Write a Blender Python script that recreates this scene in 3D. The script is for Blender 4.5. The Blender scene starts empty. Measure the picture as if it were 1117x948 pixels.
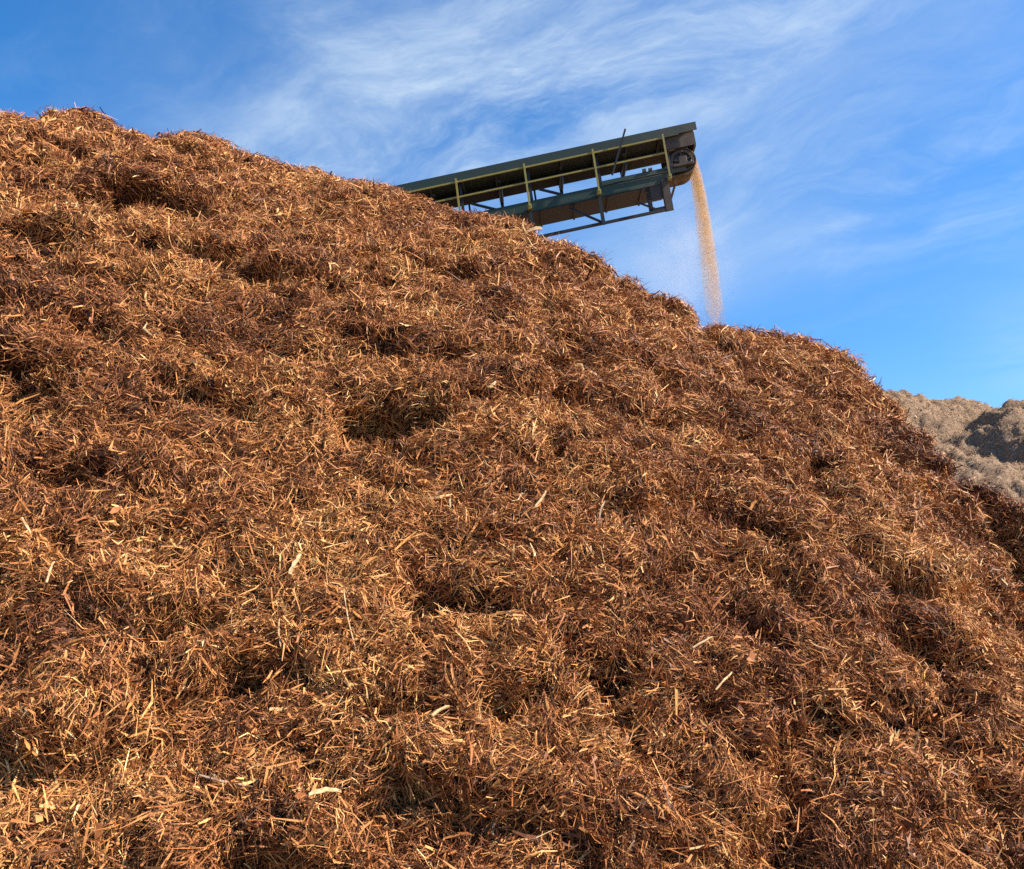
import bpy, bmesh, math, random
import numpy as np
from mathutils import Vector, Matrix

random.seed(7)
rng = np.random.default_rng(11)
S = bpy.context.scene
COL = S.collection
R = math.radians

# ------------------------------------------------------------------ camera
PW, PH, FPX = 1117.0, 948.0, 950.0
PITCH = R(12.0)
CAM = np.array([0.0, 0.0, 1.6])
FW = np.array([0, math.cos(PITCH), math.sin(PITCH)])
UP = np.array([0, -math.sin(PITCH), math.cos(PITCH)])
RT = np.array([1.0, 0, 0])


def ray(px, py):
    return RT * ((px - PW / 2) / FPX) + UP * ((PH / 2 - py) / FPX) + FW


def at_y(px, py, y):
    d = ray(px, py)
    return CAM + d * (y / d[1])


def project(p):
    d = p - CAM
    f = d @ FW
    f = np.where(np.abs(f) < 1e-6, 1e-6, f)
    return PW / 2 + FPX * (d @ RT) / f, PH / 2 - FPX * (d @ UP) / f, f


cam_data = bpy.data.cameras.new("camera")
cam = bpy.data.objects.new("camera", cam_data)
COL.objects.link(cam)
cam.location = CAM
cam.rotation_euler = (math.pi / 2 + PITCH, 0, 0)
cam_data.sensor_fit = 'HORIZONTAL'
cam_data.sensor_width = 36
cam_data.lens = 36 * FPX / PW
cam_data.clip_start = 0.05
cam_data.clip_end = 6000
S.camera = cam

# ------------------------------------------------------------------ light
SUN_AZ, SUN_EL = R(100), R(44)          # azimuth clockwise from the view direction (+y)
sun_dir = Vector((math.cos(SUN_EL) * math.sin(SUN_AZ), math.cos(SUN_EL) * math.cos(SUN_AZ), math.sin(SUN_EL)))
sd = bpy.data.lights.new("sun", 'SUN')
sd.energy = 5.0
sd.angle = R(0.5)
sd.color = (1.0, 0.93, 0.82)
so = bpy.data.objects.new("sun", sd)
COL.objects.link(so)
so.rotation_euler = sun_dir.to_track_quat('Z', 'Y').to_euler()
so.location = (30, 10, 40)

S.view_settings.view_transform = 'Standard'
S.view_settings.look = 'None'
S.view_settings.gamma = 1
S.view_settings.exposure = 1.17
S.view_settings.use_curve_mapping = False
S.render.engine = 'CYCLES'
S.cycles.max_bounces = 4
S.cycles.diffuse_bounces = 1
S.cycles.glossy_bounces = 2
S.cycles.transparent_max_bounces = 8
S.cycles.volume_bounces = 1
S.cycles.use_denoising = False
S.cycles.volume_max_steps = 64


# ------------------------------------------------------------------ node helpers
class NT:
    def __init__(self, tree):
        self.t = tree
        tree.nodes.clear()

    def n(self, kind, **kw):
        nd = self.t.nodes.new(kind)
        for k, v in kw.items():
            setattr(nd, k, v)
        return nd

    def put(self, sock, v):
        if isinstance(v, bpy.types.NodeSocket):
            self.t.links.new(v, sock)
        else:
            sock.default_value = v

    def math(self, op, a, b=None, c=None, clamp=False):
        nd = self.n('ShaderNodeMath', operation=op, use_clamp=clamp)
        self.put(nd.inputs[0], a)
        if b is not None:
            self.put(nd.inputs[1], b)
        if c is not None:
            self.put(nd.inputs[2], c)
        return nd.outputs[0]

    def mix(self, f, a, b, mode='MIX'):
        nd = self.n('ShaderNodeMix', data_type='RGBA', blend_type=mode)
        self.put(nd.inputs[0], f)
        self.put(nd.inputs[6], a)
        self.put(nd.inputs[7], b)
        return nd.outputs[2]

    def noise(self, vec, scale, detail=4, rough=0.55, dist=0.0):
        nd = self.n('ShaderNodeTexNoise')
        if vec is not None:
            self.put(nd.inputs['Vector'], vec)
        nd.inputs['Scale'].default_value = scale
        nd.inputs['Detail'].default_value = detail
        nd.inputs['Roughness'].default_value = rough
        nd.inputs['Distortion'].default_value = dist
        return nd.outputs[0]

    def smooth(self, v, a, b, lo=0.0, hi=1.0):
        nd = self.n('ShaderNodeMapRange', interpolation_type='SMOOTHSTEP')
        self.put(nd.inputs[0], v)
        nd.inputs[1].default_value = a
        nd.inputs[2].default_value = b
        nd.inputs[3].default_value = lo
        nd.inputs[4].default_value = hi
        return nd.outputs[0]

    def ramp(self, f, stops):
        nd = self.n('ShaderNodeValToRGB')
        cr = nd.color_ramp
        while len(cr.elements) < len(stops):
            cr.elements.new(0.5)
        for e, (p, c) in zip(cr.elements, stops):
            e.position = p
            e.color = (*c, 1)
        self.put(nd.inputs[0], f)
        return nd.outputs[0]


def new_mat(name):
    m = bpy.data.materials.new(name)
    m.use_nodes = True
    return m, NT(m.node_tree)


def finish(nt, color, rough=0.8, spec=0.25, metal=0.0, bump=None, bstr=0.4, bdist=0.02):
    p = nt.n('ShaderNodeBsdfPrincipled')
    nt.put(p.inputs['Base Color'], color)
    nt.put(p.inputs['Roughness'], rough)
    p.inputs['Specular IOR Level'].default_value = spec
    p.inputs['Metallic'].default_value = metal
    if bump is not None:
        b = nt.n('ShaderNodeBump')
        b.inputs['Strength'].default_value = bstr
        b.inputs['Distance'].default_value = bdist
        nt.put(b.inputs['Height'], bump)
        nt.put(p.inputs['Normal'], b.outputs[0])
    o = nt.n('ShaderNodeOutputMaterial')
    nt.put(o.inputs['Surface'], p.outputs[0])
    return p


# ------------------------------------------------------------------ world: blue sky with thin cirrus
W = bpy.data.worlds.new("World")
S.world = W
W.use_nodes = True
wt = NT(W.node_tree)
sky = wt.n('ShaderNodeTexSky', sky_type='NISHITA')
sky.sun_disc = False
sky.sun_elevation = SUN_EL
sky.sun_rotation = SUN_AZ
sky.altitude = 300
sky.air_density = 1.0
sky.dust_density = 0.7
sky.ozone_density = 3.0
hs = wt.n('ShaderNodeHueSaturation')
hs.inputs['Saturation'].default_value = 1.34
hs.inputs['Hue'].default_value = 0.502
hs.inputs['Value'].default_value = 1.0
wt.put(hs.inputs['Color'], sky.outputs[0])
tc = wt.n('ShaderNodeTexCoord')
sep = wt.n('ShaderNodeSeparateXYZ')
wt.put(sep.inputs[0], tc.outputs['Generated'])
zz = wt.math('MAXIMUM', wt.math('ADD', sep.outputs[2], 0.08), 0.02)
pu = wt.math('DIVIDE', sep.outputs[0], zz)
pv = wt.math('DIVIDE', sep.outputs[1], zz)


def sky_uv(px, py):
    d = ray(px, py)
    d = d / np.linalg.norm(d)
    return d[0] / (d[2] + .08), d[1] / (d[2] + .08)


def streak(p0, p1, width, soft_ends=0.5):
    """soft weight round a band on the cloud layer, running from p0 to p1 (cloud-layer coordinates)"""
    a = np.array(p0); b = np.array(p1)
    L = np.linalg.norm(b - a)
    t = (b - a) / L
    du = wt.math('SUBTRACT', pu, float(a[0])); dv = wt.math('SUBTRACT', pv, float(a[1]))
    along = wt.math('ADD', wt.math('MULTIPLY', du, float(t[0])), wt.math('MULTIPLY', dv, float(t[1])))
    across = wt.math('SUBTRACT', wt.math('MULTIPLY', du, float(t[1])), wt.math('MULTIPLY', dv, float(t[0])))
    wa = wt.math('DIVIDE', across, width)
    g = wt.math('EXPONENT', wt.math('MULTIPLY', wt.math('MULTIPLY', wa, wa), -1.0))
    e0 = wt.smooth(along, -soft_ends, soft_ends)
    e1 = wt.smooth(along, L - soft_ends, L + soft_ends, 1.0, 0.0)
    return wt.math('MULTIPLY', g, wt.math('MULTIPLY', e0, e1))


comb = wt.n('ShaderNodeCombineXYZ')
wt.put(comb.inputs[0], pu); wt.put(comb.inputs[1], pv)
warp = wt.n('ShaderNodeTexNoise')
warp.inputs['Scale'].default_value = 2.2
warp.inputs['Detail'].default_value = 5
wt.put(warp.inputs['Vector'], comb.outputs[0])
wadd = wt.n('ShaderNodeVectorMath', operation='MULTIPLY_ADD')
wt.put(wadd.inputs[0], warp.outputs['Color'])
wadd.inputs[1].default_value = (0.36, 0.36, 0)
wt.put(wadd.inputs[2], comb.outputs[0])


def wisps(rot, sx, sy, detail, rough, off):
    mp = wt.n('ShaderNodeMapping')
    mp.vector_type = 'TEXTURE'          # turn first, then stretch along the band
    mp.inputs['Rotation'].default_value = (0, 0, rot)
    mp.inputs['Scale'].default_value = (1 / sx, 1 / sy, 1)
    mp.inputs['Location'].default_value = (off, off * .7, off * .3)
    wt.put(mp.inputs['Vector'], wadd.outputs[0])
    return wt.noise(mp.outputs[0], 1.0, detail, rough, 0.3)


u0 = sky_uv(300, 215); u1 = sky_uv(960, -30)
ang = math.atan2(u1[1] - u0[1], u1[0] - u0[0])
nA = wisps(ang, 1.5, 3.4, 9, 0.70, 3.1)
nB = wisps(ang - .35, 2.2, 4.2, 9, 0.66, 9.7)
nC = wisps(ang, 0.8, 1.8, 6, 0.55, 5.3)
band = streak(sky_uv(300, 205), sky_uv(930, -20), 0.27, 0.6)
right = streak(sky_uv(790, 240), sky_uv(1240, 140), 0.34, 0.4)
low = streak(sky_uv(560, 330), sky_uv(860, 250), 0.35, 0.35)
corner = streak(sky_uv(1080, 385), sky_uv(1250, 360), 0.35, 0.2)
topl = streak(sky_uv(250, 60), sky_uv(480, -20), 0.25, 0.3)
tex1 = wt.smooth(nA, 0.36, 0.70)
tex2 = wt.smooth(nB, 0.34, 0.82)
tex3 = wt.smooth(nC, 0.30, 0.65)
nD = wisps(ang - .12, 5.0, 15.0, 8, 0.68, 21.0)
fib = wt.smooth(nD, 0.25, 0.75, 0.78, 1.16)
m1 = wt.math('MULTIPLY', wt.math('MULTIPLY', band, fib), wt.math('ADD', wt.math('MULTIPLY', tex1, 0.55), wt.math('MULTIPLY', tex3, 0.45)))
m2 = wt.math('MULTIPLY', wt.math('MULTIPLY', right, fib), wt.math('ADD', wt.math('MULTIPLY', tex2, 0.40), wt.math('MULTIPLY', tex3, 0.05)))
m3 = wt.math('MULTIPLY', low, wt.math('MULTIPLY', tex3, 0.26))
m4 = wt.math('MULTIPLY', corner, wt.math('MULTIPLY', tex3, 0.35))
m5 = wt.math('MULTIPLY', topl, wt.math('MULTIPLY', tex2, 0.35))
m6 = wt.math('MULTIPLY', wt.smooth(nB, 0.50, 0.80), 0.05)
cl = wt.math('ADD', wt.math('ADD', m1, m2), wt.math('ADD', wt.math('ADD', m3, m4), wt.math('ADD', m5, m6)))
cl = wt.math('MULTIPLY', cl, 1.2, clamp=True)
cloudcol = wt.mix(cl, hs.outputs[0], (3.3, 3.95, 4.5, 1))
bg = wt.n('ShaderNodeBackground')
bg.inputs['Strength'].default_value = 0.104
wt.put(bg.inputs['Color'], cloudcol)
wo = wt.n('ShaderNodeOutputWorld')
wt.put(wo.inputs['Surface'], bg.outputs[0])

# ------------------------------------------------------------------ noise in numpy
PERM = rng.permutation(256).astype(np.int32)
PERM = np.concatenate([PERM, PERM, PERM])
GR = rng.normal(size=(256, 3))
GR /= np.linalg.norm(GR, axis=1)[:, None]


def perlin(x, y, z):
    x = np.asarray(x, float); y = np.asarray(y, float); z = np.asarray(z, float)
    xi = np.floor(x).astype(np.int64); yi = np.floor(y).astype(np.int64); zi = np.floor(z).astype(np.int64)
    xf, yf, zf = x - xi, y - yi, z - zi
    f = lambda t: t * t * t * (t * (t * 6 - 15) + 10)
    u, v, w = f(xf), f(yf), f(zf)

    def g(i, j, k):
        h = PERM[PERM[PERM[(xi + i) & 255] + ((yi + j) & 255)] + ((zi + k) & 255)]
        q = GR[h]
        return q[..., 0] * (xf - i) + q[..., 1] * (yf - j) + q[..., 2] * (zf - k)
    l = lambda a, b, t: a + t * (b - a)
    return 1.6 * l(l(l(g(0, 0, 0), g(1, 0, 0), u), l(g(0, 1, 0), g(1, 1, 0), u), v),
                   l(l(g(0, 0, 1), g(1, 0, 1), u), l(g(0, 1, 1), g(1, 1, 1), u), v), w)


def fbm(x, y, z, octv=4, gain=0.5, lac=2.03):
    a, s, t = 1.0, 0.0, 0.0
    for i in range(octv):
        s = s + a * perlin(x + 17.3 * i, y - 9.1 * i, z + 5.7 * i)
        t += a
        a *= gain
        x = x * lac; y = y * lac; z = z * lac
    return s / t


def billow(x, y, z, octv=3):
    a, s, t = 1.0, 0.0, 0.0
    for i in range(octv):
        s = s + a * (1 - 2 * np.abs(perlin(x + 31.3 * i, y + 11.1 * i, z - 7.7 * i)))
        t += a
        a *= 0.5
        x = x * 2.05; y = y * 2.05; z = z * 2.05
    return s / t


# ------------------------------------------------------------------ mesh helpers
def mesh_np(name, verts, faces_loops, nper, mat, parent=None, smooth=False):
    """verts (n,3); faces_loops (f, nper) index array"""
    me = bpy.data.meshes.new(name)
    n, f = len(verts), len(faces_loops)
    me.vertices.add(n)
    me.vertices.foreach_set('co', np.ascontiguousarray(verts, np.float32).ravel())
    me.loops.add(f * nper)
    me.loops.foreach_set('vertex_index', np.ascontiguousarray(faces_loops, np.int32).ravel())
    me.polygons.add(f)
    me.polygons.foreach_set('loop_start', np.arange(0, f * nper, nper, dtype=np.int32))
    me.polygons.foreach_set('use_smooth', np.full(f, smooth, bool))
    me.update(calc_edges=True)
    me.validate()
    if mat:
        me.materials.append(mat)
    o = bpy.data.objects.new(name, me)
    COL.objects.link(o)
    if parent:
        o.parent = parent
    return o


def attr(o, name, data):
    a = o.data.attributes.new(name, 'FLOAT', 'POINT')
    a.data.foreach_set('value', np.ascontiguousarray(data, np.float32))


def tag(o, label=None, cat=None, group=None, kind=None):
    if label: o['label'] = label
    if cat: o['category'] = cat
    if group: o['group'] = group
    if kind: o['kind'] = kind
    return o


# ------------------------------------------------------------------ materials for the heaps
def bark_material(name, stops, hue_noise):
    m, nt = new_mat(name)
    a = nt.n('ShaderNodeAttribute', attribute_name='tint')
    geo = nt.n('ShaderNodeNewGeometry')
    n1 = nt.noise(geo.outputs['Position'], 42.0, 3, 0.6)
    v = nt.math('ADD', a.outputs['Fac'], nt.math('MULTIPLY', nt.math('SUBTRACT', n1, 0.5), hue_noise), clamp=True)
    c = nt.ramp(v, stops)
    finish(nt, c, 0.5, 0.12)
    return m


STOPS = [(0.0, (0.040, 0.017, 0.011)), (0.20, (0.135, 0.052, 0.026)), (0.42, (0.34, 0.120, 0.040)),
         (0.64, (0.57, 0.248, 0.078)), (0.84, (0.70, 0.39, 0.14)), (1.0, (0.74, 0.53, 0.27))]
M_BARK = bark_material('shredded_bark', STOPS, 0.30)
STOPS_T = [(0.0, (0.15, 0.078, 0.042)), (0.35, (0.35, 0.19, 0.088)), (0.7, (0.53, 0.32, 0.155)), (1.0, (0.67, 0.46, 0.25))]
M_TAN = bark_material('weathered_wood_chips', STOPS_T, 0.30)


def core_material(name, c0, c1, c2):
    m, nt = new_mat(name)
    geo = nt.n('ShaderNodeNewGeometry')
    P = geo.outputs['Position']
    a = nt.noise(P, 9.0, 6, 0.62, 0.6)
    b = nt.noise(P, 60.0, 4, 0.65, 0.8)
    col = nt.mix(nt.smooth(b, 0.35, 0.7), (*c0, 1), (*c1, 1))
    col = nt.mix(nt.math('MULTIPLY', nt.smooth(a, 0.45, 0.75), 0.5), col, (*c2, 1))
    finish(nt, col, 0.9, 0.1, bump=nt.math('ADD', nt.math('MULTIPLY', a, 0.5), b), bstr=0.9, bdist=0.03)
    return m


M_CORE = core_material('gap_shade_bark_bed', (0.022, 0.010, 0.007), (0.060, 0.024, 0.012), (0.10, 0.04, 0.018))  # bark bed coloured extra dark to deepen the shade between strands
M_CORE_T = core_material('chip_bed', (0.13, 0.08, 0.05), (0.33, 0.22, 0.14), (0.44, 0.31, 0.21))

# ------------------------------------------------------------------ the big bark heap
SKY = np.array([(-260, 150), (-120, 136), (0, 129), (50, 127), (75, 125), (97, 121), (115, 128), (140, 144), (170, 152), (195, 151),
                (215, 147), (245, 154), (280, 171), (320, 182), (345, 186), (380, 199), (420, 204), (470, 222),
                (500, 234), (560, 241), (600, 262), (640, 275), (655, 290), (690, 310), (735, 328), (750, 347),
                (775, 357), (800, 361), (840, 364), (870, 369), (905, 380), (925, 387), (938, 400), (953, 427),
                (973, 446), (995, 468), (1015, 490), (1040, 511), (1072, 532), (1117, 552), (1200, 585),
                (1320, 640), (1500, 720), (1750, 930)], float)
CY_P = [-260, 0, 500, 800, 915, 940, 1000, 1117, 1300, 1500]
CY_Y = [11.4, 11.3, 10.9, 10.2, 9.85, 9.6, 8.9, 7.7, 6.9, 6.4]

XS = np.linspace(-10.5, 8.2, 640)
ridge_pts = np.array([at_y(px, py, np.interp(px, CY_P, CY_Y)) for px, py in SKY])
yc = np.interp(XS, ridge_pts[:, 0], ridge_pts[:, 1])
zc0 = np.interp(XS, ridge_pts[:, 0], ridge_pts[:, 2])
yf = np.interp(XS, [-10, -4, 0, 2, 4, 6, 8.2], [2.8, 3.0, 3.2, 3.9, 4.9, 5.3, 5.6])
NF, NB_ = 430, 60
tf = np.linspace(0, 1, NF)
tb = np.linspace(0, 1, NB_ + 1)[1:]

# hollows seen in the heap: photo position on the slope, half width, half height, depth (metres)
HOLLOWS = [(160, 212, .66, .55, .95), (425, 452, .48, .34, .58), (478, 292, .38, .25, .40), (835, 590, .32, .28, .40),
           (262, 438, .16, .15, .26), (225, 292, .22, .16, .22), (285, 312, .22, .12, .26), (50, 258, .26, .15, .2),
           (30, 412, .24, .2, .28), (70, 510, .22, .14, .22), (205, 690, .26, .13, .26), (278, 742, .16, .13, .24),
           (430, 785, .20, .12, .26), (560, 780, .14, .13, .24), (300, 930, .2, .14, .25), (622, 410, .30, .14, .22),
           (975, 505, .30, .18, .26), (925, 400, .2, .14, .2), (790, 770, .14, .10, .2), (905, 825, .10, .07, .16),
           (740, 925, .16, .10, .2), (965, 448, .16, .24, .28), (330, 235, .3, .12, .2), (590, 330, .28, .10, .2),
           (540, 355, .2, .12, .2), (470, 690, .14, .16, .22), (680, 780, .12, .10, .18), (1000, 700, .14, .13, .2)]


def build_heap(zc):
    X = np.repeat(XS[:, None], NF + NB_, 1)
    yb = yc + np.maximum(zc, 0.4) / 0.78
    q = tf[None, :]
    Yf = yf[:, None] + (yc - yf)[:, None] * q
    # slightly convex face, rounded top
    sl = zc[:, None] + 0.35
    k = 0.10
    cv = 0.12 - 0.30 * np.clip((XS[:, None] - 2.6) / 1.1, 0, 1)
    prof = q + cv * np.sin(np.pi * q) * (1 - q)
    prof = 1 - (np.sqrt((1 - prof) ** 2 + k * k * 0.12) - k * 0.346)
    Zf = -0.35 + sl * prof
    Yb = yc[:, None] + (yb - yc)[:, None] * tb[None, :]
    Zb = zc[:, None] - (zc[:, None] + 0.4) * (tb[None, :] * .85 + .15 * tb[None, :] ** 2)
    Y = np.concatenate([Yf, Yb], 1)
    Z = np.concatenate([Zf, Zb], 1)
    return np.stack([X, Y, Z], -1)


def normals(P):
    du = np.gradient(P, axis=0)
    dv = np.gradient(P, axis=1)
    n = np.cross(du, dv)
    return n / (np.linalg.norm(n, axis=2)[..., None] + 1e-9)


def blur(P, k):
    for _ in range(k):
        Q = P.copy()
        Q[1:-1] = (P[:-2] + 2 * P[1:-1] + P[2:]) / 4
        P = Q.copy()
        P[:, 1:-1] = (Q[:, :-2] + 2 * Q[:, 1:-1] + Q[:, 2:]) / 4
    return P


def displace(P, fade_crest=True):
    N = normals(blur(P, 6))
    N = blur(N, 8)
    N /= np.linalg.norm(N, axis=2)[..., None]
    x, y, z = P[..., 0], P[..., 1], P[..., 2]
    # flow runs down the slope and to the right: lumps are drawn out along it
    a = R(-36)
    fx = x * math.cos(a) + z * math.sin(a)
    fz = -x * math.sin(a) + z * math.cos(a)
    rt = np.clip((x + 1.5) / 4.5, 0, 1)
    wx = fbm(x * .8, y * .8, z * .8 + 40, 3) * .5
    big = fbm(x * .42 + 3, y * .42, z * .55, 3)
    lump = billow(x * .85 + wx, y * .5 + 7, z * 1.05 + wx, 3)
    flow = billow(fx * .55 + 2 + wx * .5, y * .3, fz * 1.35 + wx * .5, 3)
    b2 = R(-8) + (a - R(-8)) * rt
    gx = x * np.cos(b2) + z * np.sin(b2)
    gz = -x * np.sin(b2) + z * np.cos(b2)
    med = billow(x * 2.1 + wx, y * 1.2, z * 2.5 + 3 + wx, 3)
    fine = fbm(x * 6.5, y * 4, z * 7.5, 4)
    clod = billow(gx * 3.9 + wx, y * 2.4, gz * 5.2 + 9 + wx, 3)
    crest = np.exp(-((y - yc[:, None]) / 0.9) ** 2)
    foot = np.clip((z + .3) / 0.8, 0.25, 1)
    D = 0.14 * big + (0.075 * lump * (1 - .5 * rt) + 0.10 * flow * (.35 + .65 * rt)) + 0.075 * med + 0.10 * clod + 0.11 * fine
    # ledges: the face has slumped in clods, each with a steep lower lip
    led = np.mod(z * 1.7 + 1.3 * fbm(x * .55, y * .4, z * .5 + 9, 4) + 0.35 * x * rt, 1.0)
    gate = np.clip(fbm(x * .7 + 50, y * .5, z * .8, 3) * 2.6 + .25, 0, 1)
    D = D + 0.20 * gate * (np.clip((1 - led) / .75, 0, 1) * np.clip(led / .11, 0, 1) - .4)
    pit = np.clip(-fbm(gx * 1.9 + 7, y * 1.5, gz * 4.0 + wx, 4) - .20, 0, .4)
    pit2 = np.clip(-fbm(gx * 4.4 + 70, y * 3.0, gz * 7.6, 3) - .22, 0, .4)
    D = D - 0.80 * pit - 0.95 * pit2 + .05
    global PITM
    PITM = np.clip(pit * 4.5 + pit2 * 6.5, 0, 1)
    D = D * foot * (1 - (.55 + .3 * np.clip((x - 2.8) / 1.0, 0, 1)) * crest)
    return P + N * D[..., None], N


def hollow_disp(P, N):
    """press each hollow into the slope and let its upper lip hang over it"""
    pr = P.reshape(-1, 3)
    px, py, dep = project(pr)
    jj = np.tile(np.arange(P.shape[1]), P.shape[0])
    out = P.copy()
    for (hx, hy, rw, rh, d) in HOLLOWS:
        dd = (px - hx) ** 2 + (py - hy) ** 2 + np.where((jj < NF) & (dep > 1), 0, 1e9)
        c = pr[int(np.argmin(dd))]
        rel = P - c
        ex = rel[..., 0]
        up = rel[..., 1] * 0.66 + rel[..., 2] * 0.75
        wob = 0.85 * fbm(P[..., 0] * 3.4 + hx, P[..., 1] * 2.4, P[..., 2] * 3.4, 4)
        rr = np.sqrt((ex / rw) ** 2 + (up / rh) ** 2) + wob + np.where(np.linalg.norm(rel, axis=2) > 2.5, 9, 0)
        hole = np.clip(1 - rr ** 2, 0, 1)
        hole = hole ** 0.42
        lip = np.exp(-((ex / (rw * 1.2)) ** 2 + ((up - rh * 1.15) / (rh * .55)) ** 2)) * (np.linalg.norm(rel, axis=2) < 2.5)
        out = out - N * (hole * d)[..., None]
        out = out + (N * 0.30 + np.array([0, -.1, -.28])) * (lip * d * .55)[..., None]
    return out


zc = zc0.copy()
tgt_x, tgt_y = SKY[:, 0], SKY[:, 1]
for it in range(6):
    P0 = build_heap(zc)
    P1, NN = displace(P0)
    px, py, dep = project(P1.reshape(-1, 3))
    ok = dep > 2
    b = np.clip(((px[ok] + 300) / 12).astype(int), 0, 150)
    top = np.full(151, 1e9)
    np.minimum.at(top, b, py[ok])
    bx = np.arange(151) * 12 - 294
    cpx, cpy, cd = project(np.stack([XS, yc, zc], -1))
    valid = top < 1e8
    tv = np.interp(cpx, bx[valid], top[valid])
    want = np.interp(cpx, tgt_x, tgt_y)
    corr = (tv - want) / FPX * cd * 0.9
    corr = np.convolve(np.pad(corr, 3, mode='edge'), np.ones(7) / 7, 'valid')
    zc = zc + corr
P0 = build_heap(zc)
P1, NN = displace(P0)
P2 = hollow_disp(P1, NN)
NX, NY = P2.shape[:2]
idx = np.arange(NX * NY).reshape(NX, NY)
quads = np.stack([idx[:-1, :-1], idx[1:, :-1], idx[1:, 1:], idx[:-1, 1:]], -1).reshape(-1, 4)
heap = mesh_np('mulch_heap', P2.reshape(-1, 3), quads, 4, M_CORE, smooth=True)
tag(heap, 'towering heap of shredded orange brown bark mulch filling the foreground, dark hollows in its slope', 'mulch heap')


# ------------------------------------------------------------------ strands
def make_strands(name, P, n, mat, parent, weight_fn, len_med, wid_med, tint_fn, far_gain=7.0, lift=(-0.015, 0.075), tilt=0.44, fine_share=0.55,
                 lmax=0.24):
    NXl, NYl = P.shape[:2]
    Nn = normals(P)
    a = P[:-1, :-1]; b = P[1:, :-1]; c = P[1:, 1:]; d = P[:-1, 1:]
    ctr = (a + b + c + d) / 4
    area = 0.5 * np.linalg.norm(np.cross(c - a, d - b), axis=2)
    w = area * weight_fn(ctr, Nn[:-1, :-1])
    w = w.ravel()
    cum = np.cumsum(w)
    pick = np.searchsorted(cum, rng.random(n) * cum[-1])
    pick = np.clip(pick, 0, len(w) - 1)
    i, j = pick // (NYl - 1), pick % (NYl - 1)
    s, t = rng.random(n)[:, None], rng.random(n)[:, None]
    pos = (P[i, j] * (1 - s) + P[i + 1, j] * s) * (1 - t) + (P[i, j + 1] * (1 - s) + P[i + 1, j + 1] * s) * t
    nor = Nn[i, j] + rng.normal(0, .12, (n, 3))
    nor /= np.linalg.norm(nor, axis=1)[:, None]
    rg = np.linalg.norm(pos - CAM, axis=1)
    x, y, z = pos.T
    # lie of the strands: clods share a direction that wanders over the heap
    th = 2.2 * fbm(x * 1.4, y * 1.2, z * 1.4, 2) * math.pi + np.where(rng.random(n) < .68, rng.normal(0, .42, n), rng.uniform(-1.57, 1.57, n))
    down = np.array([0.35, -.45, -.8])
    tx = down - nor * (nor @ down)[:, None]
    tx /= np.linalg.norm(tx, axis=1)[:, None] + 1e-9
    ty = np.cross(nor, tx)
    dirv = tx * np.cos(th)[:, None] + ty * np.sin(th)[:, None] + nor * (rng.normal(0.05, tilt, n) * np.clip(7.5 / rg, .55, 1))[:, None]
    dirv /= np.linalg.norm(dirv, axis=1)[:, None]
    sc = np.clip(rg / far_gain, 1.0, 4.0) ** 0.8
    L = np.clip(len_med * np.exp(rng.normal(0, .55, n)), .015, lmax) * np.clip(sc, 1, 1.5)
    Wd = np.clip(wid_med * np.exp(rng.normal(0, .45, n)), .0016, .014) * sc
    fine = rng.random(n) < fine_share
    Wd = np.where(fine, Wd * .52, Wd)
    chip = rng.random(n) < 0.018
    Wd = np.where(chip, Wd * 2.6, Wd)
    side = np.cross(dirv, nor)
    side /= np.linalg.norm(side, axis=1)[:, None] + 1e-9
    up2 = np.cross(side, dirv)
    roll = rng.normal(0, .9, n)
    wv = side * np.cos(roll)[:, None] + up2 * np.sin(roll)[:, None]
    curl = np.where(fine, 1.5, .8)
    bend = (side * (curl * rng.normal(0, .19, n))[:, None] + up2 * rng.normal(0.03, .16, n)[:, None]) * L[:, None]
    off = rng.random(n) ** 1.9 * (lift[1] - lift[0]) + lift[0]
    ctrp = pos + nor * off[:, None]
    A = ctrp - dirv * (L / 2)[:, None] - bend * .5
    Bm = ctrp + bend * .5
    C = ctrp + dirv * (L / 2)[:, None] - bend * .5
    e0 = rng.uniform(.15, .8, n)[:, None]
    e1 = rng.uniform(.1, .7, n)[:, None]
    hw = wv * (Wd / 2)[:, None]
    V = np.stack([A - hw * e0, A + hw * e0, Bm - hw, Bm + hw, C - hw * e1, C + hw * e1], 1).reshape(-1, 3)
    base = (np.arange(n) * 6)[:, None]
    F = np.concatenate([base + np.array([0, 1, 3, 2]), base + np.array([2, 3, 5, 4])], 1).reshape(-1, 4)
    o = mesh_np(name, V, F, 4, mat, parent)
    tint = np.clip(tint_fn(pos, n), 0, 1)
    attr(o, 'tint', np.repeat(tint, 6))
    o['kind'] = 'stuff'
    return o


def w_heap(c, nrm):
    px, py, dep = project(c.reshape(-1, 3))
    px = px.reshape(c.shape[:2]); py = py.reshape(c.shape[:2]); dep = dep.reshape(c.shape[:2])
    inside = (px > -200) & (px < 1320) & (py < 1160) & (dep > .5)
    rg = np.linalg.norm(c - CAM, axis=2)
    vd = (CAM - c) / rg[..., None]
    facing = np.einsum('ijk,ijk->ij', nrm, vd)
    w = (5.0 / np.clip(rg, 3, 30)) ** 1.25
    core = (px > -60) & (px < 1180) & (py < 1010)
    w = w * (1 - .80 * PITM[:-1, :-1])          # fewer strands over pits, baring the bed coloured dark as shade
    return w * inside * np.where(core, 1, .35) * np.where(facing > -.15, 1, .12)


def tint_heap(p, n):
    x, y, z = p.T
    patch = fbm(x * .9 + 5, y * .8, z * .9, 3)
    patch2 = fbm(x * 2.6 + 50, y * 2.2, z * 2.6, 3)
    t = 0.44 + 0.34 * patch + 0.20 * patch2 + rng.normal(0, .175, n)
    pale = rng.random(n) < 0.008
    return np.where(pale, rng.uniform(.82, 1, n), np.clip(t, .05, .9))


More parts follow.
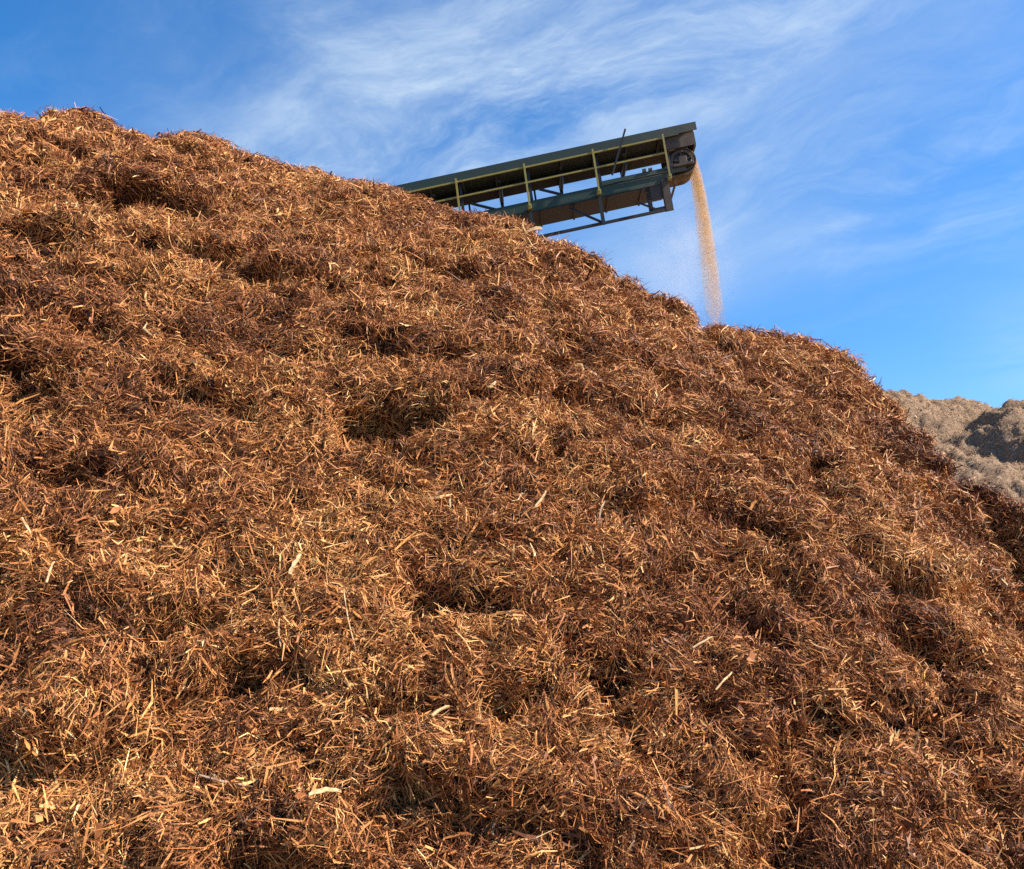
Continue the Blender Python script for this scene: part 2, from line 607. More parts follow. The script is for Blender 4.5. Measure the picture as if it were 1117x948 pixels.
N_STR = 900000
strands = make_strands('bark_strands', P2, N_STR, M_BARK, heap, w_heap, 0.066, 0.0062, tint_heap, far_gain=6.0)

# ------------------------------------------------------------------ far tan heap
GX = np.linspace(2.0, 34.0, 420)
GY = np.linspace(15.0, 40.0, 330)
XX, YY = np.meshgrid(GX, GY, indexing='ij')
FR = [(760, 424, 25), (860, 426, 26), (940, 426, 27), (985, 430, 27), (1010, 434, 27.5), (1030, 439, 28), (1050, 438, 28), (1075, 441, 28),
      (1086, 445, 28), (1130, 450, 28.5), (1250, 470, 29), (1400, 500, 30)]
fr = np.array([at_y(*q) for q in FR])
ry = np.interp(XX, fr[:, 0], fr[:, 1])
rz = np.interp(XX, fr[:, 0], fr[:, 2])
A_ = rz - np.where(YY < ry, (ry - YY) * .62, (YY - ry) * .75)
# nearer shoulder on the right whose left flank lies in shade
pk = at_y(1082, 441, 23.5)
B_ = pk[2] - 1.0 * (np.sqrt(np.maximum(pk[0] - XX, 0) ** 2 + .02) - .14) - .55 * np.maximum(pk[1] - YY, 0) - .6 * np.maximum(YY - pk[1], 0) - .02 * np.maximum(XX - pk[0], 0)
# low apron that closes the gully in front
ap = at_y(1066, 505, 19.5)
C_ = ap[2] - .55 * np.sqrt((XX - ap[0]) ** 2 * .5 + (YY - ap[1]) ** 2 + .3) + .3
cone = at_y(786, 470, 22.3)
D_ = cone[2] - .75 * np.sqrt((XX - cone[0]) ** 2 + (YY - cone[1]) ** 2 + .2)
ZZ = .22 * np.log(np.exp(A_ / .22) + np.exp(B_ / .22) + np.exp(C_ / .22) + np.exp(D_ / .22)) - .08
ZZ = np.maximum(ZZ, -.4)
amp = np.clip((ZZ + .4) / 1.5, 0, 1)
ZZ = ZZ + amp * (0.22 * fbm(XX * .45, YY * .45, ZZ * .3, 4) + 0.24 * billow(XX * .7, YY * .7, ZZ * .5, 3) + .30 * billow(XX * 1.5, YY * 1.5, ZZ * 2.4, 4) + .16 * fbm(XX * 3.6, YY * 3.6, ZZ * 5, 3) - .2)
PF = np.stack([XX, YY, ZZ], -1)
idf = np.arange(PF.shape[0] * PF.shape[1]).reshape(PF.shape[:2])
qf = np.stack([idf[:-1, :-1], idf[1:, :-1], idf[1:, 1:], idf[:-1, 1:]], -1).reshape(-1, 4)
far = mesh_np('wood_chip_heap', PF.reshape(-1, 3), qf, 4, M_CORE_T, smooth=True)
tag(far, 'pale tan heap of weathered wood chips rising behind the bark heap at far right', 'chip heap')


def w_far(c, nrm):
    px, py, dep = project(c.reshape(-1, 3))
    px = px.reshape(c.shape[:2]); py = py.reshape(c.shape[:2])
    return ((px > 880) & (px < 1250) & (py < 640) & (c[..., 2] > .2)) * 1.0


def tint_far(p, n):
    x, y, z = p.T
    return 0.5 + .3 * fbm(x * .8, y * .8, z * .8, 3) + rng.normal(0, .2, n)


make_strands('chip_strands', PF, 170000, M_TAN, far, w_far, 0.05, 0.006, tint_far, far_gain=18, lift=(0, .05))

# ------------------------------------------------------------------ ground
m_g, nt = new_mat('yard_dirt')
geo = nt.n('ShaderNodeNewGeometry')
gn = nt.noise(geo.outputs['Position'], 0.6, 8, .6)
gf = nt.noise(geo.outputs['Position'], 14, 6, .65)
gc = nt.mix(nt.smooth(gn, .4, .65), (0.14, 0.09, 0.055, 1), (0.22, 0.145, 0.09, 1))
gc = nt.mix(nt.math('MULTIPLY', nt.smooth(gf, .5, .7), .6), gc, (0.10, 0.05, 0.025, 1))
finish(nt, gc, .95, .1, bump=gf, bstr=.6, bdist=.03)
g = mesh_np('ground', np.array([(-3000, -3000, 0), (3000, -3000, 0), (3000, 3000, 0), (-3000, 3000, 0)]), np.array([[0, 1, 2, 3]]), 4, m_g)
tag(g, kind='structure')

# ------------------------------------------------------------------ painted steel
def paint(name, base, dust, dust_amt, rust=(0.11, 0.05, 0.028), rough=.55):
    m, nt = new_mat(name)
    geo = nt.n('ShaderNodeNewGeometry')
    P = geo.outputs['Position']
    a = nt.noise(P, 3.0, 6, .65, .4)
    b = nt.noise(P, 22.0, 4, .6)
    # sawdust settles thickest round the head, where it is thrown off
    sx = nt.n('ShaderNodeSeparateXYZ'); nt.put(sx.inputs[0], P)
    head = nt.smooth(sx.outputs[0], 2.2, 4.6, .10, 1.4)
    c = nt.mix(nt.math('MULTIPLY', nt.smooth(a, .3, .7, dust_amt * .25, dust_amt), head), (*base, 1), (*dust, 1))
    c = nt.mix(nt.math('MULTIPLY', nt.smooth(b, .56, .72), .55), c, (*rust, 1))
    finish(nt, c, rough, .35, bump=b, bstr=.15, bdist=.01)
    return m


DUST = (0.30, 0.19, 0.10)
M_TEAL = paint('teal_painted_steel', (0.018, 0.044, 0.030), DUST, .2)
M_HOOD = paint('grey_green_sheet', (0.022, 0.040, 0.030), DUST, .14)
M_YEL = paint('yellow_painted_steel', (0.30, 0.25, 0.055), DUST, .4)
M_DARK = paint('dark_steel', (0.012, 0.016, 0.015), DUST, .12)
M_PAN = paint('dusty_rust_plate', (0.022, 0.016, 0.012), DUST, .22)
M_RUB = paint('black_rubber', (0.022, 0.02, 0.019), DUST, .55, rough=.8)

# ------------------------------------------------------------------ the conveyor
ZC = 22.0
OX = CAM + ray(757, 135) * ZC
U_ = np.array([1, -.2142 * math.sin(PITCH), .2142 * math.cos(PITCH)]); U_ /= np.linalg.norm(U_)
V_ = np.array([-.125, .006, .99]); V_ /= np.linalg.norm(V_)
W_ = np.array([.044, 1.0, 0]); W_ /= np.linalg.norm(W_)
PXM = 43.2
BASE = np.array([OX[0] - 6.0, OX[1] + .4, 0.0])


def loc(u, off, w):
    """u metres along the belt from the head (negative = back down), off = drop below the hood edge in photo pixels, w = metres away"""
    return OX + U_ * u - V_ * (off / 43.0) + W_ * w


def upx(x, off=0):
    """u of the point that shows at photo column x at that drop"""
    return ((x - 757) / PXM - off / 43.0 * .16) / .977


conv = bpy.data.objects.new('belt_conveyor', None)
COL.objects.link(conv)
conv.location = BASE
tag(conv, 'raised dark green belt conveyor with yellow railing tipping sawdust over the heap', 'conveyor')


class MB:
    def __init__(self):
        self.v = []; self.f = []

    def hexa(self, pts):
        b = len(self.v)
        self.v += [tuple(p) for p in pts]
        self.f += [[b + k for k in q] for q in ([0, 1, 2, 3], [7, 6, 5, 4], [0, 4, 5, 1], [1, 5, 6, 2], [2, 6, 7, 3], [3, 7, 4, 0])]

    def slab(self, u0, u1, o0, o1, w0, w1):
        self.hexa([loc(u0, o0, w0), loc(u1, o0, w0), loc(u1, o0, w1), loc(u0, o0, w1),
                   loc(u0, o1, w0), loc(u1, o1, w0), loc(u1, o1, w1), loc(u0, o1, w1)])

    def bar(self, a, b, t, t2=None, taper=1.0):
        """square or flat bar between two points; t along the depth axis, t2 across"""
        a = np.array(a); b = np.array(b)
        t2 = t2 or t
        d = b - a; d = d / np.linalg.norm(d)
        s = np.cross(d, W_)
        if np.linalg.norm(s) < .1:
            s = np.cross(d, V_)
        s /= np.linalg.norm(s)
        e = np.cross(s, d)
        P = []
        for p, k in ((a, 1.0), (b, taper)):
            P += [p - s * t2 / 2 * k - e * t / 2, p + s * t2 / 2 * k - e * t / 2, p + s * t2 / 2 * k + e * t / 2, p - s * t2 / 2 * k + e * t / 2]
        self.hexa(P)

    def tube(self, a, b, r, n=10):
        a = np.array(a); b = np.array(b)
        d = (b - a) / np.linalg.norm(b - a)
        s = np.cross(d, [0.3, .2, .9]); s /= np.linalg.norm(s)
        e = np.cross(d, s)
        i0 = len(self.v)
        for p in (a, b):
            for k in range(n):
                q = 2 * math.pi * k / n
                self.v.append(tuple(p + s * r * math.cos(q) + e * r * math.sin(q)))
        for k in range(n):
            k2 = (k + 1) % n
            self.f.append([i0 + k, i0 + k2, i0 + n + k2, i0 + n + k])
        self.f.append([i0 + k for k in range(n)][::-1])
        self.f.append([i0 + n + k for k in range(n)])

    def build(self, name, mat, parent=None, bevel=0.0):
        me = bpy.data.meshes.new(name)
        org = np.array(parent.matrix_world.translation) if parent else np.zeros(3)
        org = ORG.get(parent.name, np.zeros(3)) if parent else np.zeros(3)
        me.from_pydata([tuple(np.array(p) - org) for p in self.v], [], self.f)
        bm = bmesh.new(); bm.from_mesh(me)
        bmesh.ops.recalc_face_normals(bm, faces=bm.faces)
        bm.to_mesh(me); bm.free()
        me.materials.append(mat)
        o = bpy.data.objects.new(name, me)
        COL.objects.link(o)
        if parent:
            o.parent = parent
            ORG[o.name] = org
        if bevel:
            bv = o.modifiers.new('bevel', 'BEVEL'); bv.width = bevel; bv.segments = 2; bv.limit_method = 'ANGLE'
        return o


ORG = {conv.name: BASE}
UL = -24.0     # the belt runs on down behind the heap
# hood: folded sheet with a near and a far fascia, ribs inside
m = MB()
m.slab(UL, 0.02, 0, 1.2, -.10, 1.02)
m.slab(UL, 0.02, 1.2, 9.5, -.10, -.085)
m.slab(UL, 0.02, 1.2, 9.5, 1.005, 1.02)
m.slab(UL, -.45, 9.5, 11.0, -.10, -.04)
u = -0.9
while u > UL:
    m.slab(u, u + .05, 1.3, 5.0, -.08, 1.0)
    u -= .855
hood = m.build('hood', M_HOOD, conv)
# far side skirt hanging from the hood, and near head plate
m = MB(); m.slab(UL, -.05, 9.6, 12, .96, .975)
m.build('skirt_board', M_PAN, conv)
m = MB(); m.slab(-.80, -.05, 9.7, 24.5, -.03, -.01); m.slab(-.80, -.05, 9.7, 29.5, .93, .95); m.slab(-.10, -.05, 9.8, 26, .0, .92)
m.build('head_plate', M_PAN, conv)
# belt: one closed loop round the head pulley
pc_u, pc_off, pr = upx(744, 39), 39.0, .365
m = MB()
BW0, BW1 = .06, .62
prof = []
nseg = 16
for k in range(nseg + 1):
    q = math.pi / 2 - math.pi * k / nseg
    prof.append((pc_u + pr * math.cos(q), pc_off - pr * 43 * math.sin(q)))
prof = [(UL, pc_off - pr * 43)] + prof + [(UL, pc_off + pr * 43)]
th = .02
inner = []
for k, (a, b) in enumerate(prof):
    inner.append((a if a == UL else pc_u + (a - pc_u) * (1 - th / pr), pc_off + (b - pc_off) * (1 - th / pr)))
for k in range(len(prof) - 1):
    (a0, o0), (a1, o1) = prof[k], prof[k + 1]
    (b0, p0), (b1, p1) = inner[k], inner[k + 1]
    i = len(m.v)
    m.v += [tuple(loc(a0, o0, BW0)), tuple(loc(a1, o1, BW0)), tuple(loc(a1, o1, BW1)), tuple(loc(a0, o0, BW1)),
            tuple(loc(b0, p0, BW0)), tuple(loc(b1, p1, BW0)), tuple(loc(b1, p1, BW1)), tuple(loc(b0, p0, BW1))]
    m.f += [[i, i + 1, i + 2, i + 3], [i + 7, i + 6, i + 5, i + 4], [i, i + 4, i + 5, i + 1], [i + 2, i + 6, i + 7, i + 3]]
belt = m.build('belt', M_RUB, conv)
for p in belt.data.polygons: p.use_smooth = False
# head pulley
def disc(m, u, off, w0, w1, r, n=28, r_in=None):
    i = len(m.v)
    for w in (w0, w1):
        for k in range(n):
            q = 2 * math.pi * k / n
            m.v.append(tuple(loc(u + r * math.cos(q), off - r * 43 * math.sin(q), w)))
            if r_in:
                m.v.append(tuple(loc(u + r_in * math.cos(q), off - r_in * 43 * math.sin(q), w)))
    if not r_in:
        for k in range(n):
            k2 = (k + 1) % n
            m.f.append([i + k, i + k2, i + n + k2, i + n + k])
        m.f.append([i + k for k in range(n)]); m.f.append([i + n + k for k in range(n)][::-1])
    else:
        for k in range(n):
            k2 = (k + 1) % n
            o0, o1, n0, n1 = i + 2 * k, i + 2 * k2, i + 2 * k + 1, i + 2 * k2 + 1
            h = 2 * n
            m.f += [[o0, o1, o1 + h, o0 + h], [n1, n0, n0 + h, n1 + h], [o1, o0, n0, n1], [o0 + h, o1 + h, n1 + h, n0 + h]]

m = MB()
disc(m, pc_u, pc_off, .09, .60, pr - .024)
pul = m.build('head_pulley', M_DARK, conv)
m = MB(); disc(m, pc_u, pc_off, .035, .088, .30, r_in=.235)
m.build('rim', M_PAN, pul)
m = MB(); disc(m, pc_u, pc_off, -.06, .088, .055, 14); disc(m, pc_u, pc_off, .05, .088, .11, 16)
m.build('shaft', M_HOOD, pul)
for q in range(5):
    m = MB()
    a = 2 * math.pi * q / 5 + .3
    m.bar(loc(pc_u + .10 * math.cos(a), pc_off - 4.3 * math.sin(a), .07), loc(pc_u + .24 * math.cos(a), pc_off - 10.3 * math.sin(a), .07), .03, .05)
    m.build('spoke', M_PAN, pul)
# bearing block and drive guard at the head
m = MB()
m.slab(pc_u - .10, pc_u + .10, pc_off - 3, pc_off + 5, -.075, -.02)
m.slab(pc_u - .26, pc_u + .26, pc_off + 5, pc_off + 8, -.085, .03)
for s in (-.2, .2): m.tube(loc(pc_u + s, pc_off + 2.6, -.03), loc(pc_u + s, pc_off + 5.0, -.03), .025, 8)
m.build('bearing', M_PAN, conv, .008)
# near and far side beams (channels): web with flanges
u4, u3, u2, u1 = upx(722, 12), upx(646.5, 12), upx(572.5, 12), upx(499, 12)
for w0, sgn in ((-.02, 1), (.80, -1)):
    m = MB()
    uh = upx(731, 50) if sgn > 0 else upx(728, 50)
    wa, wb = (w0, w0 + .012) if sgn > 0 else (w0 + .048, w0 + .06)
    m.slab(UL, uh, 49.6, 61.2, wa, wb)
    m.slab(UL, uh, 49.2, 49.6, w0 - .004, w0 + .064)
    m.slab(UL, uh, 61.2, 61.6, w0 - .004, w0 + .064)
    m.build('side_beam', M_TEAL, conv)
# upper side plate on the last bay
m = MB(); m.slab(upx(652, 45), upx(728, 45), 43, 49.0, .03, .045); m.slab(upx(652, 45), upx(728, 45), 49.1, 49.9, -.05, -.03)
m.slab(upx(701, 42), upx(705, 42), 39.6, 43, .0, .06); m.slab(upx(707.5, 42), upx(711.5, 42), 40.2, 43, .0, .06)
m.build('side_plate', M_TEAL, conv)
# dusty pan under the return belt
m = MB(); m.slab(UL, upx(726, 62), 61.8, 62.6, -.01, .84)
u = -0.75
while u > UL:
    m.slab(u, u + .05, 62.7, 64.2, .0, .83)
    u -= .855
m.build('return_pan', M_PAN, conv)
# head of the side frame: gusset sheets down to the pulley
m = MB(); m.slab(upx(727, 45), pc_u + .06, 44, 52, -.018, -.006); m.build('gusset', M_TEAL, conv)

# railing
m = MB(); m.bar(loc(UL, 12.6, -.16), loc(u4 + .02, 12.6, -.16), .04, .04); m.build('top_rail', M_YEL, conv)
m = MB(); m.bar(loc(UL, 30.5, -.16), loc(u4 + .02, 30.5, -.16), .036, .036); m.build('middle_rail', M_YEL, conv)
proto = None
post_x = [u4, u3, u2, u1, 2 * u1 - u2]
for k, uu in enumerate(post_x):
    if proto is None:
        m = MB(); m.slab(uu - .024, uu + .024, 9.0, 59, -.215, -.187)
        m.slab(uu - .05, uu + .05, 56, 61, -.186, -.03)
        proto = m.build('railing_post', M_YEL, conv)
    else:
        o = proto.copy(); COL.objects.link(o); o.parent = conv
        o.location = Vector(U_ * (uu - u4))
# under-truss: verticals, bottom chords, diagonals
for w0 in (-.02,):
    m = MB(); m.bar(loc(UL, 92, w0), loc(upx(730, 92), 92, w0), .07, .06); m.build('bottom_chord', M_DARK, conv)
for uu in post_x[1:]:
    for w0 in (-.02,):
        m = MB(); m.bar(loc(uu, 59.5 if w0 < 0 else 62.8, w0 - .03), loc(uu, 94, w0 - .03), .07, .085); m.build('truss_vertical', M_DARK, conv)
for uu in post_x[1:]:
    m = MB(); m.bar(loc(uu - .75, 64.5, .12), loc(uu + .02, 91, .03), .05, .05); m.build('truss_diagonal', M_DARK, conv)
# end frame under the head: plate with an open window and a brace
m = MB()
ua, ub = upx(723.5, 75), upx(731, 75)
m.slab(ua, ub, 58, 94, -.06, -.02)
m.slab(ua - .02, ub + .012, 58, 94, -.02, .0)
m.slab(upx(707, 80), upx(711.5, 80), 63, 93, .0, .03)
m.slab(upx(707, 80), ua, 63, 77, .0, .02)
m.slab(upx(707, 80), ua, 87, 93, .0, .02)
m.build('end_frame', M_PAN, conv)
m = MB(); m.bar(loc(upx(697, 79), 76, .035), loc(upx(719, 79), 91, .035), .03, .045); m.build('truss_diagonal', M_DARK, conv)
# hangers under the carrying belt (far side), with rollers
for x in (478, 549, 615.5, 684.5):
    uu = upx(x, 40)
    m = MB(); m.bar(loc(uu, 17, .78), loc(uu, 38.5, .78), .05, .12, taper=.45); m.bar(loc(uu, 17, .74), loc(uu, 18.5, .0), .06, .05)
    hg = m.build('roller_bracket', M_PAN, conv)
    m = MB(); m.tube(loc(uu, 26.5, .08), loc(uu, 26.5, .70), .055, 12); m.build('roller', M_DARK, hg)
# struts that tie hood and beam, and braces seen through the gap
for uu in post_x[:4]:
    m = MB(); m.bar(loc(uu + .08, 10, .02), loc(uu + .08, 50, .02), .05, .075); m.build('hood_strut', M_DARK, conv)
    m = MB(); m.bar(loc(uu + .22, 10, .86), loc(uu + .22, 49, .86), .05, .05); m.build('hood_strut', M_DARK, conv)
for uu in post_x[2:4]:
    m = MB(); m.bar(loc(uu + .30, 35, .10), loc(uu + .95, 49.2, .10), .04, .06); m.build('hood_brace', M_DARK, conv)
# bar leaning through the hood
m = MB(); m.bar(loc(upx(682.8, 6), -4.5, -.26), loc(upx(667, 40), 44, -.22), .04, .045); m.build('tension_bar', M_DARK, conv)
# trestle far back
m = MB()
for w0 in (-.02, .82):
    a = loc(-15.0, 94, w0)
    m.bar(a, np.array([a[0] - .8, a[1] + (w0 - .4) * 2, -.2]), .12, .12)
    m.bar(a, np.array([a[0] + .8, a[1] + (w0 - .4) * 2, -.2]), .12, .12)
m.build('trestle', M_DARK, conv)

# ------------------------------------------------------------------ falling sawdust
m_s, nt = new_mat('fresh_sawdust')
a = nt.n('ShaderNodeAttribute', attribute_name='tint')
finish(nt, nt.ramp(a.outputs['Fac'], [(0, (0.46, 0.23, 0.055)), (.5, (0.63, 0.35, 0.105)), (1, (.72, .48, .20))]), .85, .1)
lip = loc(pc_u + pr * .55, pc_off - pr * 43 * .75, 0)
land = 6.6
n = 52000
h_max = lip[2] - land
f = rng.random(n) ** 1.5
# time of fall: dense at the top, thinner below
drop = f * h_max
tt = np.sqrt(2 * drop / 9.81)
spread = .05 + .09 * f
vx = .74 - np.abs(rng.normal(0, .17, n)) * (.8 + f)
keep_tail = rng.random(n) < .2
vx = np.where(keep_tail, vx - rng.exponential(.25, n) * f, vx)
sx = lip[0] + vx * tt + rng.normal(0, .035, n) + .05
sy = lip[1] + rng.uniform(BW0 + .04, BW1 - .04, n) + rng.normal(0, .03, n) * (1 + 2 * f)
sz = lip[2] - drop - rng.uniform(0, .25, n)
pos = np.stack([sx, sy, sz], -1)
size = np.clip(.0031 * np.exp(rng.normal(0, .4, n)), .002, .013)
tet = np.array([(1, 1, 1), (-1, -1, 1), (-1, 1, -1), (1, -1, -1)], float) * .75
q = rng.normal(size=(n, 4)); q /= np.linalg.norm(q, axis=1)[:, None]
w_, x_, y_, z_ = q.T
Rm = np.stack([1 - 2 * (y_ * y_ + z_ * z_), 2 * (x_ * y_ - z_ * w_), 2 * (x_ * z_ + y_ * w_),
               2 * (x_ * y_ + z_ * w_), 1 - 2 * (x_ * x_ + z_ * z_), 2 * (y_ * z_ - x_ * w_),
               2 * (x_ * z_ - y_ * w_), 2 * (y_ * z_ + x_ * w_), 1 - 2 * (x_ * x_ + y_ * y_)], -1).reshape(n, 3, 3)
Vt = np.einsum('nij,kj->nki', Rm, tet * np.array([1.6, .8, .6])) * size[:, None, None] + pos[:, None, :]
ft = (np.arange(n) * 4)[:, None, None] + np.array([[0, 1, 2], [0, 3, 1], [0, 2, 3], [1, 3, 2]])[None]
st = mesh_np('falling_sawdust', Vt.reshape(-1, 3), ft.reshape(-1, 3), 3, m_s)
attr(st, 'tint', np.repeat(rng.random(n), 4))
tag(st, 'orange stream of sawdust pouring off the end of the conveyor belt', 'sawdust', kind='stuff')


def volume_obj(name, centre, half, colour, dens, nscale, rotz=0, tilt=0.0):
    bm = bmesh.new()
    bmesh.ops.create_icosphere(bm, subdivisions=4, radius=1.0)
    for v in bm.verts:
        d = v.co.normalized()
        k = 1 + .10 * float(perlin(np.array(d.x * 2.1), np.array(d.y * 2.1), np.array(d.z * 2.1)))
        v.co = Vector((d.x * half[0] * k, d.y * half[1] * k, d.z * half[2] * k))
    me = bpy.data.meshes.new(name); bm.to_mesh(me); bm.free()
    o = bpy.data.objects.new(name, me); COL.objects.link(o)
    o.location = centre
    o.rotation_euler = (0, tilt, rotz)
    mt, nt = new_mat(name + '_air')
    tc = nt.n('ShaderNodeTexCoord')
    dv = nt.n('ShaderNodeVectorMath', operation='DIVIDE')
    nt.put(dv.inputs[0], tc.outputs['Object']); dv.inputs[1].default_value = half
    ln = nt.n('ShaderNodeVectorMath', operation='LENGTH'); nt.put(ln.inputs[0], dv.outputs[0])
    fall = nt.smooth(ln.outputs['Value'], .12, .92, 1.0, 0.0)
    ns = nt.noise(tc.outputs['Object'], nscale, 5, .6, .5)
    den = nt.math('MULTIPLY', nt.math('MULTIPLY', fall, nt.smooth(ns, .30, .72)), dens)
    pv = nt.n('ShaderNodeVolumePrincipled')
    pv.inputs['Color'].default_value = (*colour, 1)
    pv.inputs['Anisotropy'].default_value = .25
    nt.put(pv.inputs['Density'], den)
    out = nt.n('ShaderNodeOutputMaterial')
    nt.put(out.inputs['Volume'], pv.outputs[0])
    me.materials.append(mt)
    return o


c1 = CAM + ray(745, 285) * 22.4
o = volume_obj('dust_cloud', c1, (2.0, 1.0, 2.6), (.94, .84, .78), .36, .8, tilt=R(-8))
tag(o, 'thin pale dust drifting under the conveyor head beside the falling sawdust', 'dust', kind='stuff')

# the fine powder that hangs in the stream itself
m_f, nt = new_mat('sawdust_powder')
tcf = nt.n('ShaderNodeNewGeometry')
nf_ = nt.noise(tcf.outputs['Position'], 3.0, 4, .6)
pvf = nt.n('ShaderNodeVolumePrincipled')
pvf.inputs['Color'].default_value = (.95, .60, .22, 1)
sxf = nt.n('ShaderNodeSeparateXYZ'); nt.put(sxf.inputs[0], tcf.outputs['Position'])
nt.put(pvf.inputs['Density'], nt.math('MULTIPLY', nt.smooth(nf_, .2, .8, .6, 2.6), nt.smooth(sxf.outputs[2], 8.6, 12.6, .25, 1.0)))
of = nt.n('ShaderNodeOutputMaterial')
nt.put(of.inputs['Volume'], pvf.outputs[0])
vs, fs = [], []
rows, cols_ = 26, 14
for k in range(rows):
    t = .02 + .93 * k / (rows - 1)
    cx_ = lip[0] + .03 + .60 * t - .05 * t * t
    cz_ = lip[2] - 4.905 * t * t
    rx = .09 + .15 * t
    rx *= 1 if k < rows - 1 else .2
    for c in range(cols_):
        q = 2 * math.pi * c / cols_
        vs.append((cx_ + rx * math.cos(q), lip[1] + .38 + .34 * math.sin(q), cz_))
for k in range(rows - 1):
    for c in range(cols_):
        c2 = (c + 1) % cols_
        fs.append((k * cols_ + c, k * cols_ + c2, (k + 1) * cols_ + c2, (k + 1) * cols_ + c))
fs.append(tuple(range(cols_))[::-1]); fs.append(tuple((rows - 1) * cols_ + c for c in range(cols_)))
me = bpy.data.meshes.new('fine_powder'); me.from_pydata(vs, [], fs); me.update()
bmx = bmesh.new(); bmx.from_mesh(me); bmesh.ops.recalc_face_normals(bmx, faces=bmx.faces); bmx.to_mesh(me); bmx.free()
me.materials.append(m_f)
pw = bpy.data.objects.new('fine_powder', me); COL.objects.link(pw); pw.parent = st
pw['kind'] = 'stuff'

# ------------------------------------------------------------------ splinters that stand out on the heap
M_PALE, nt = new_mat('pale_splinter_wood')
geo = nt.n('ShaderNodeNewGeometry')
sn = nt.noise(geo.outputs['Position'], 30, 4, .6)
finish(nt, nt.mix(nt.smooth(sn, .3, .7), (.34, .20, .09, 1), (.52, .36, .19, 1)), .7, .2, bump=sn, bstr=.3, bdist=.004)
M_GREY, nt = new_mat('weathered_splinter_wood')
geo = nt.n('ShaderNodeNewGeometry')
sn = nt.noise(geo.outputs['Position'], 25, 4, .6)
finish(nt, nt.mix(nt.smooth(sn, .3, .7), (.22, .14, .09, 1), (.38, .28, .20, 1)), .8, .15, bump=sn, bstr=.3, bdist=.004)
fr2 = P2.reshape(-1, 3)
pxa, pya, dpa = project(fr2)
NNr = normals(P2).reshape(-1, 3)
SPL = [  # ends on the photo, width, label
    (313, 628, 325, 611, .032, 'broad flat pale chip tilted upright above the middle of the lower left slope'),
    (379, 652, 387, 718, .012, 'longest thin vertical pale splinter, hanging down the left centre of the slope'),
    (303, 673, 303, 709, .012, 'short thin vertical pale splinter left of the longest hanging one'),
    (462, 795, 484, 784, .022, 'pale yellow wood sliver right of the dark hollow low on the slope'),
    (335, 870, 368, 866, .028, 'pale yellow flat splinter lying level near the bottom edge left of centre'),
    (252, 700, 259, 728, .013, 'greyish thin splinter slanting over a dark hollow in the lower left'),
    (226, 760, 235, 772, .024, 'stubby thick pale chip in the lower left slope'),
    (219, 858, 272, 868, .013, 'long level grey twig near the bottom left of the heap'),
    (781, 751, 796, 731, .017, 'pale straight splinter leaning right on the lower right slope'),
    (888, 760, 889, 774, .020, 'tiny upright whitish chip on the lower right slope'),
    (751, 714, 774, 705, .018, 'pale level splinter above the leaning one on the lower right slope'),
    (24, 568, 33, 588, .020, 'thick pale splinter leaning left beside the left edge of the heap'),
    (50, 645, 57, 619, .020, 'pale upright splinter near the left edge below the leaning one'),
    (586, 556, 595, 541, .024, 'whitish short splinter tilted right in the middle of the slope'),
    (654, 574, 658, 549, .020, 'flat brown upright splinter right of the middle of the slope'),
    (526, 426, 537, 417, .034, 'pale leaf shaped chip below the conveyor in the upper middle slope'),
    (396, 437, 404, 447, .020, 'thin pale splinter at the left inside the large central hollow'),
    (575, 254, 588, 251, .070, 'whitish rounded wood scrap on the crest under the conveyor'),
    (136, 214, 160, 203, .100, 'dull grey slab of bark in the dark hollow at upper left'),
]
SKIN_XY = np.stack([pxa, pya], -1)
jj2 = np.tile(np.arange(P2.shape[1]), P2.shape[0])


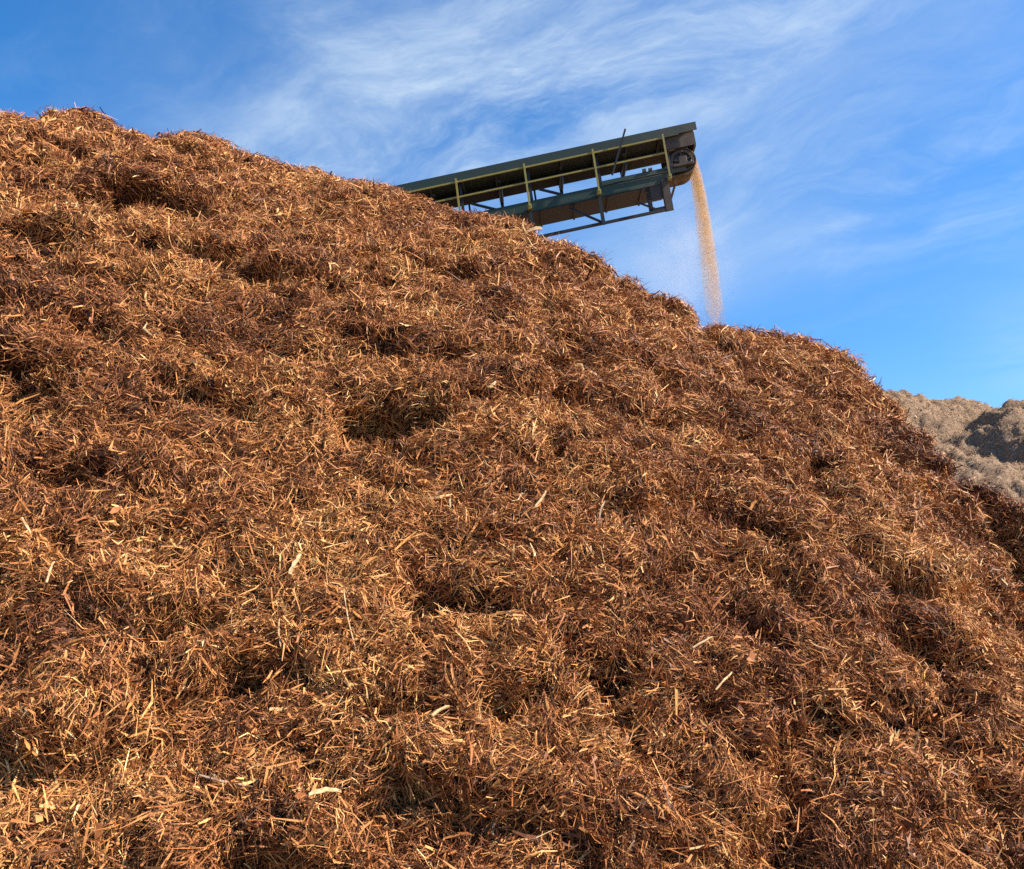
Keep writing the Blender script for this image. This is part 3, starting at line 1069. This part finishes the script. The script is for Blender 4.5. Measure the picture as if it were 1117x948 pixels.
def skin_at(x, y):
    d2 = (pxa - x) ** 2 + (pya - y) ** 2
    k = np.where((d2 < 30) & (dpa > 1))[0]
    if len(k) == 0:
        k = np.array([int(np.argmin(d2 + np.where(dpa > 1, 0, 1e9)))])
    q = k[np.argmin(dpa[k])]          # the nearest skin under that spot
    return fr2[q], NNr[q]


for (xa, ya, xb, yb, wd, lab) in SPL:
    p, na = skin_at(xa, ya)
    r_, nb = skin_at(xb, yb)
    nn = na + nb
    nn = nn / np.linalg.norm(nn)
    view = CAM - p; view /= np.linalg.norm(view)
    nn = nn * .6 + view * .6
    nn /= np.linalg.norm(nn)
    dist = np.linalg.norm(p - CAM)
    # keep its true length: the far end lies at the near end's distance along the slope
    e = CAM + ray(xb, yb) / np.linalg.norm(ray(xb, yb)) * np.clip(np.linalg.norm(r_ - CAM), dist - .12, dist + .12)
    a0 = p + nn * .075
    b0 = e + nn * .075
    ax = b0 - a0
    L = np.linalg.norm(ax); ax /= L
    sd_ = np.cross(ax, nn); sd_ /= np.linalg.norm(sd_)
    hh = np.cross(sd_, ax)
    ns_ = 7
    vs, fs = [], []
    org = a0
    lb = rng.normal(0, .05) * L
    for k in range(ns_):
        t = k / (ns_ - 1)
        c = ax * (L * t) + sd_ * (lb * math.sin(math.pi * t) + rng.normal(0, wd * .06)) + hh * (.04 * L * math.sin(math.pi * t))
        wv = wd * .62 * (.55 + .45 * math.sin(math.pi * min(1, .2 + t * .7))) * rng.uniform(.7, 1.1)
        tv = min(wd * .35, .018)
        for sx_, sy_ in ((-.5, -.3), (.5, -.5), (.42, .5), (-.5, .4)):
            vs.append(c + sd_ * wv * sx_ + hh * tv * sy_)
    for k in range(ns_ - 1):
        for m4 in range(4):
            n4 = (m4 + 1) % 4
            fs.append([k * 4 + m4, k * 4 + n4, k * 4 + 4 + n4, k * 4 + 4 + m4])
    fs += [[3, 2, 1, 0], [ns_ * 4 - 4, ns_ * 4 - 3, ns_ * 4 - 2, ns_ * 4 - 1]]
    o = mesh_np('wood_splinter', np.array(vs), np.array(fs), 4, M_GREY if 'grey' in lab or 'brown' in lab else M_PALE)
    o.location = org
    tag(o, lab, 'splinter', 'loose splinters on the bark heap')
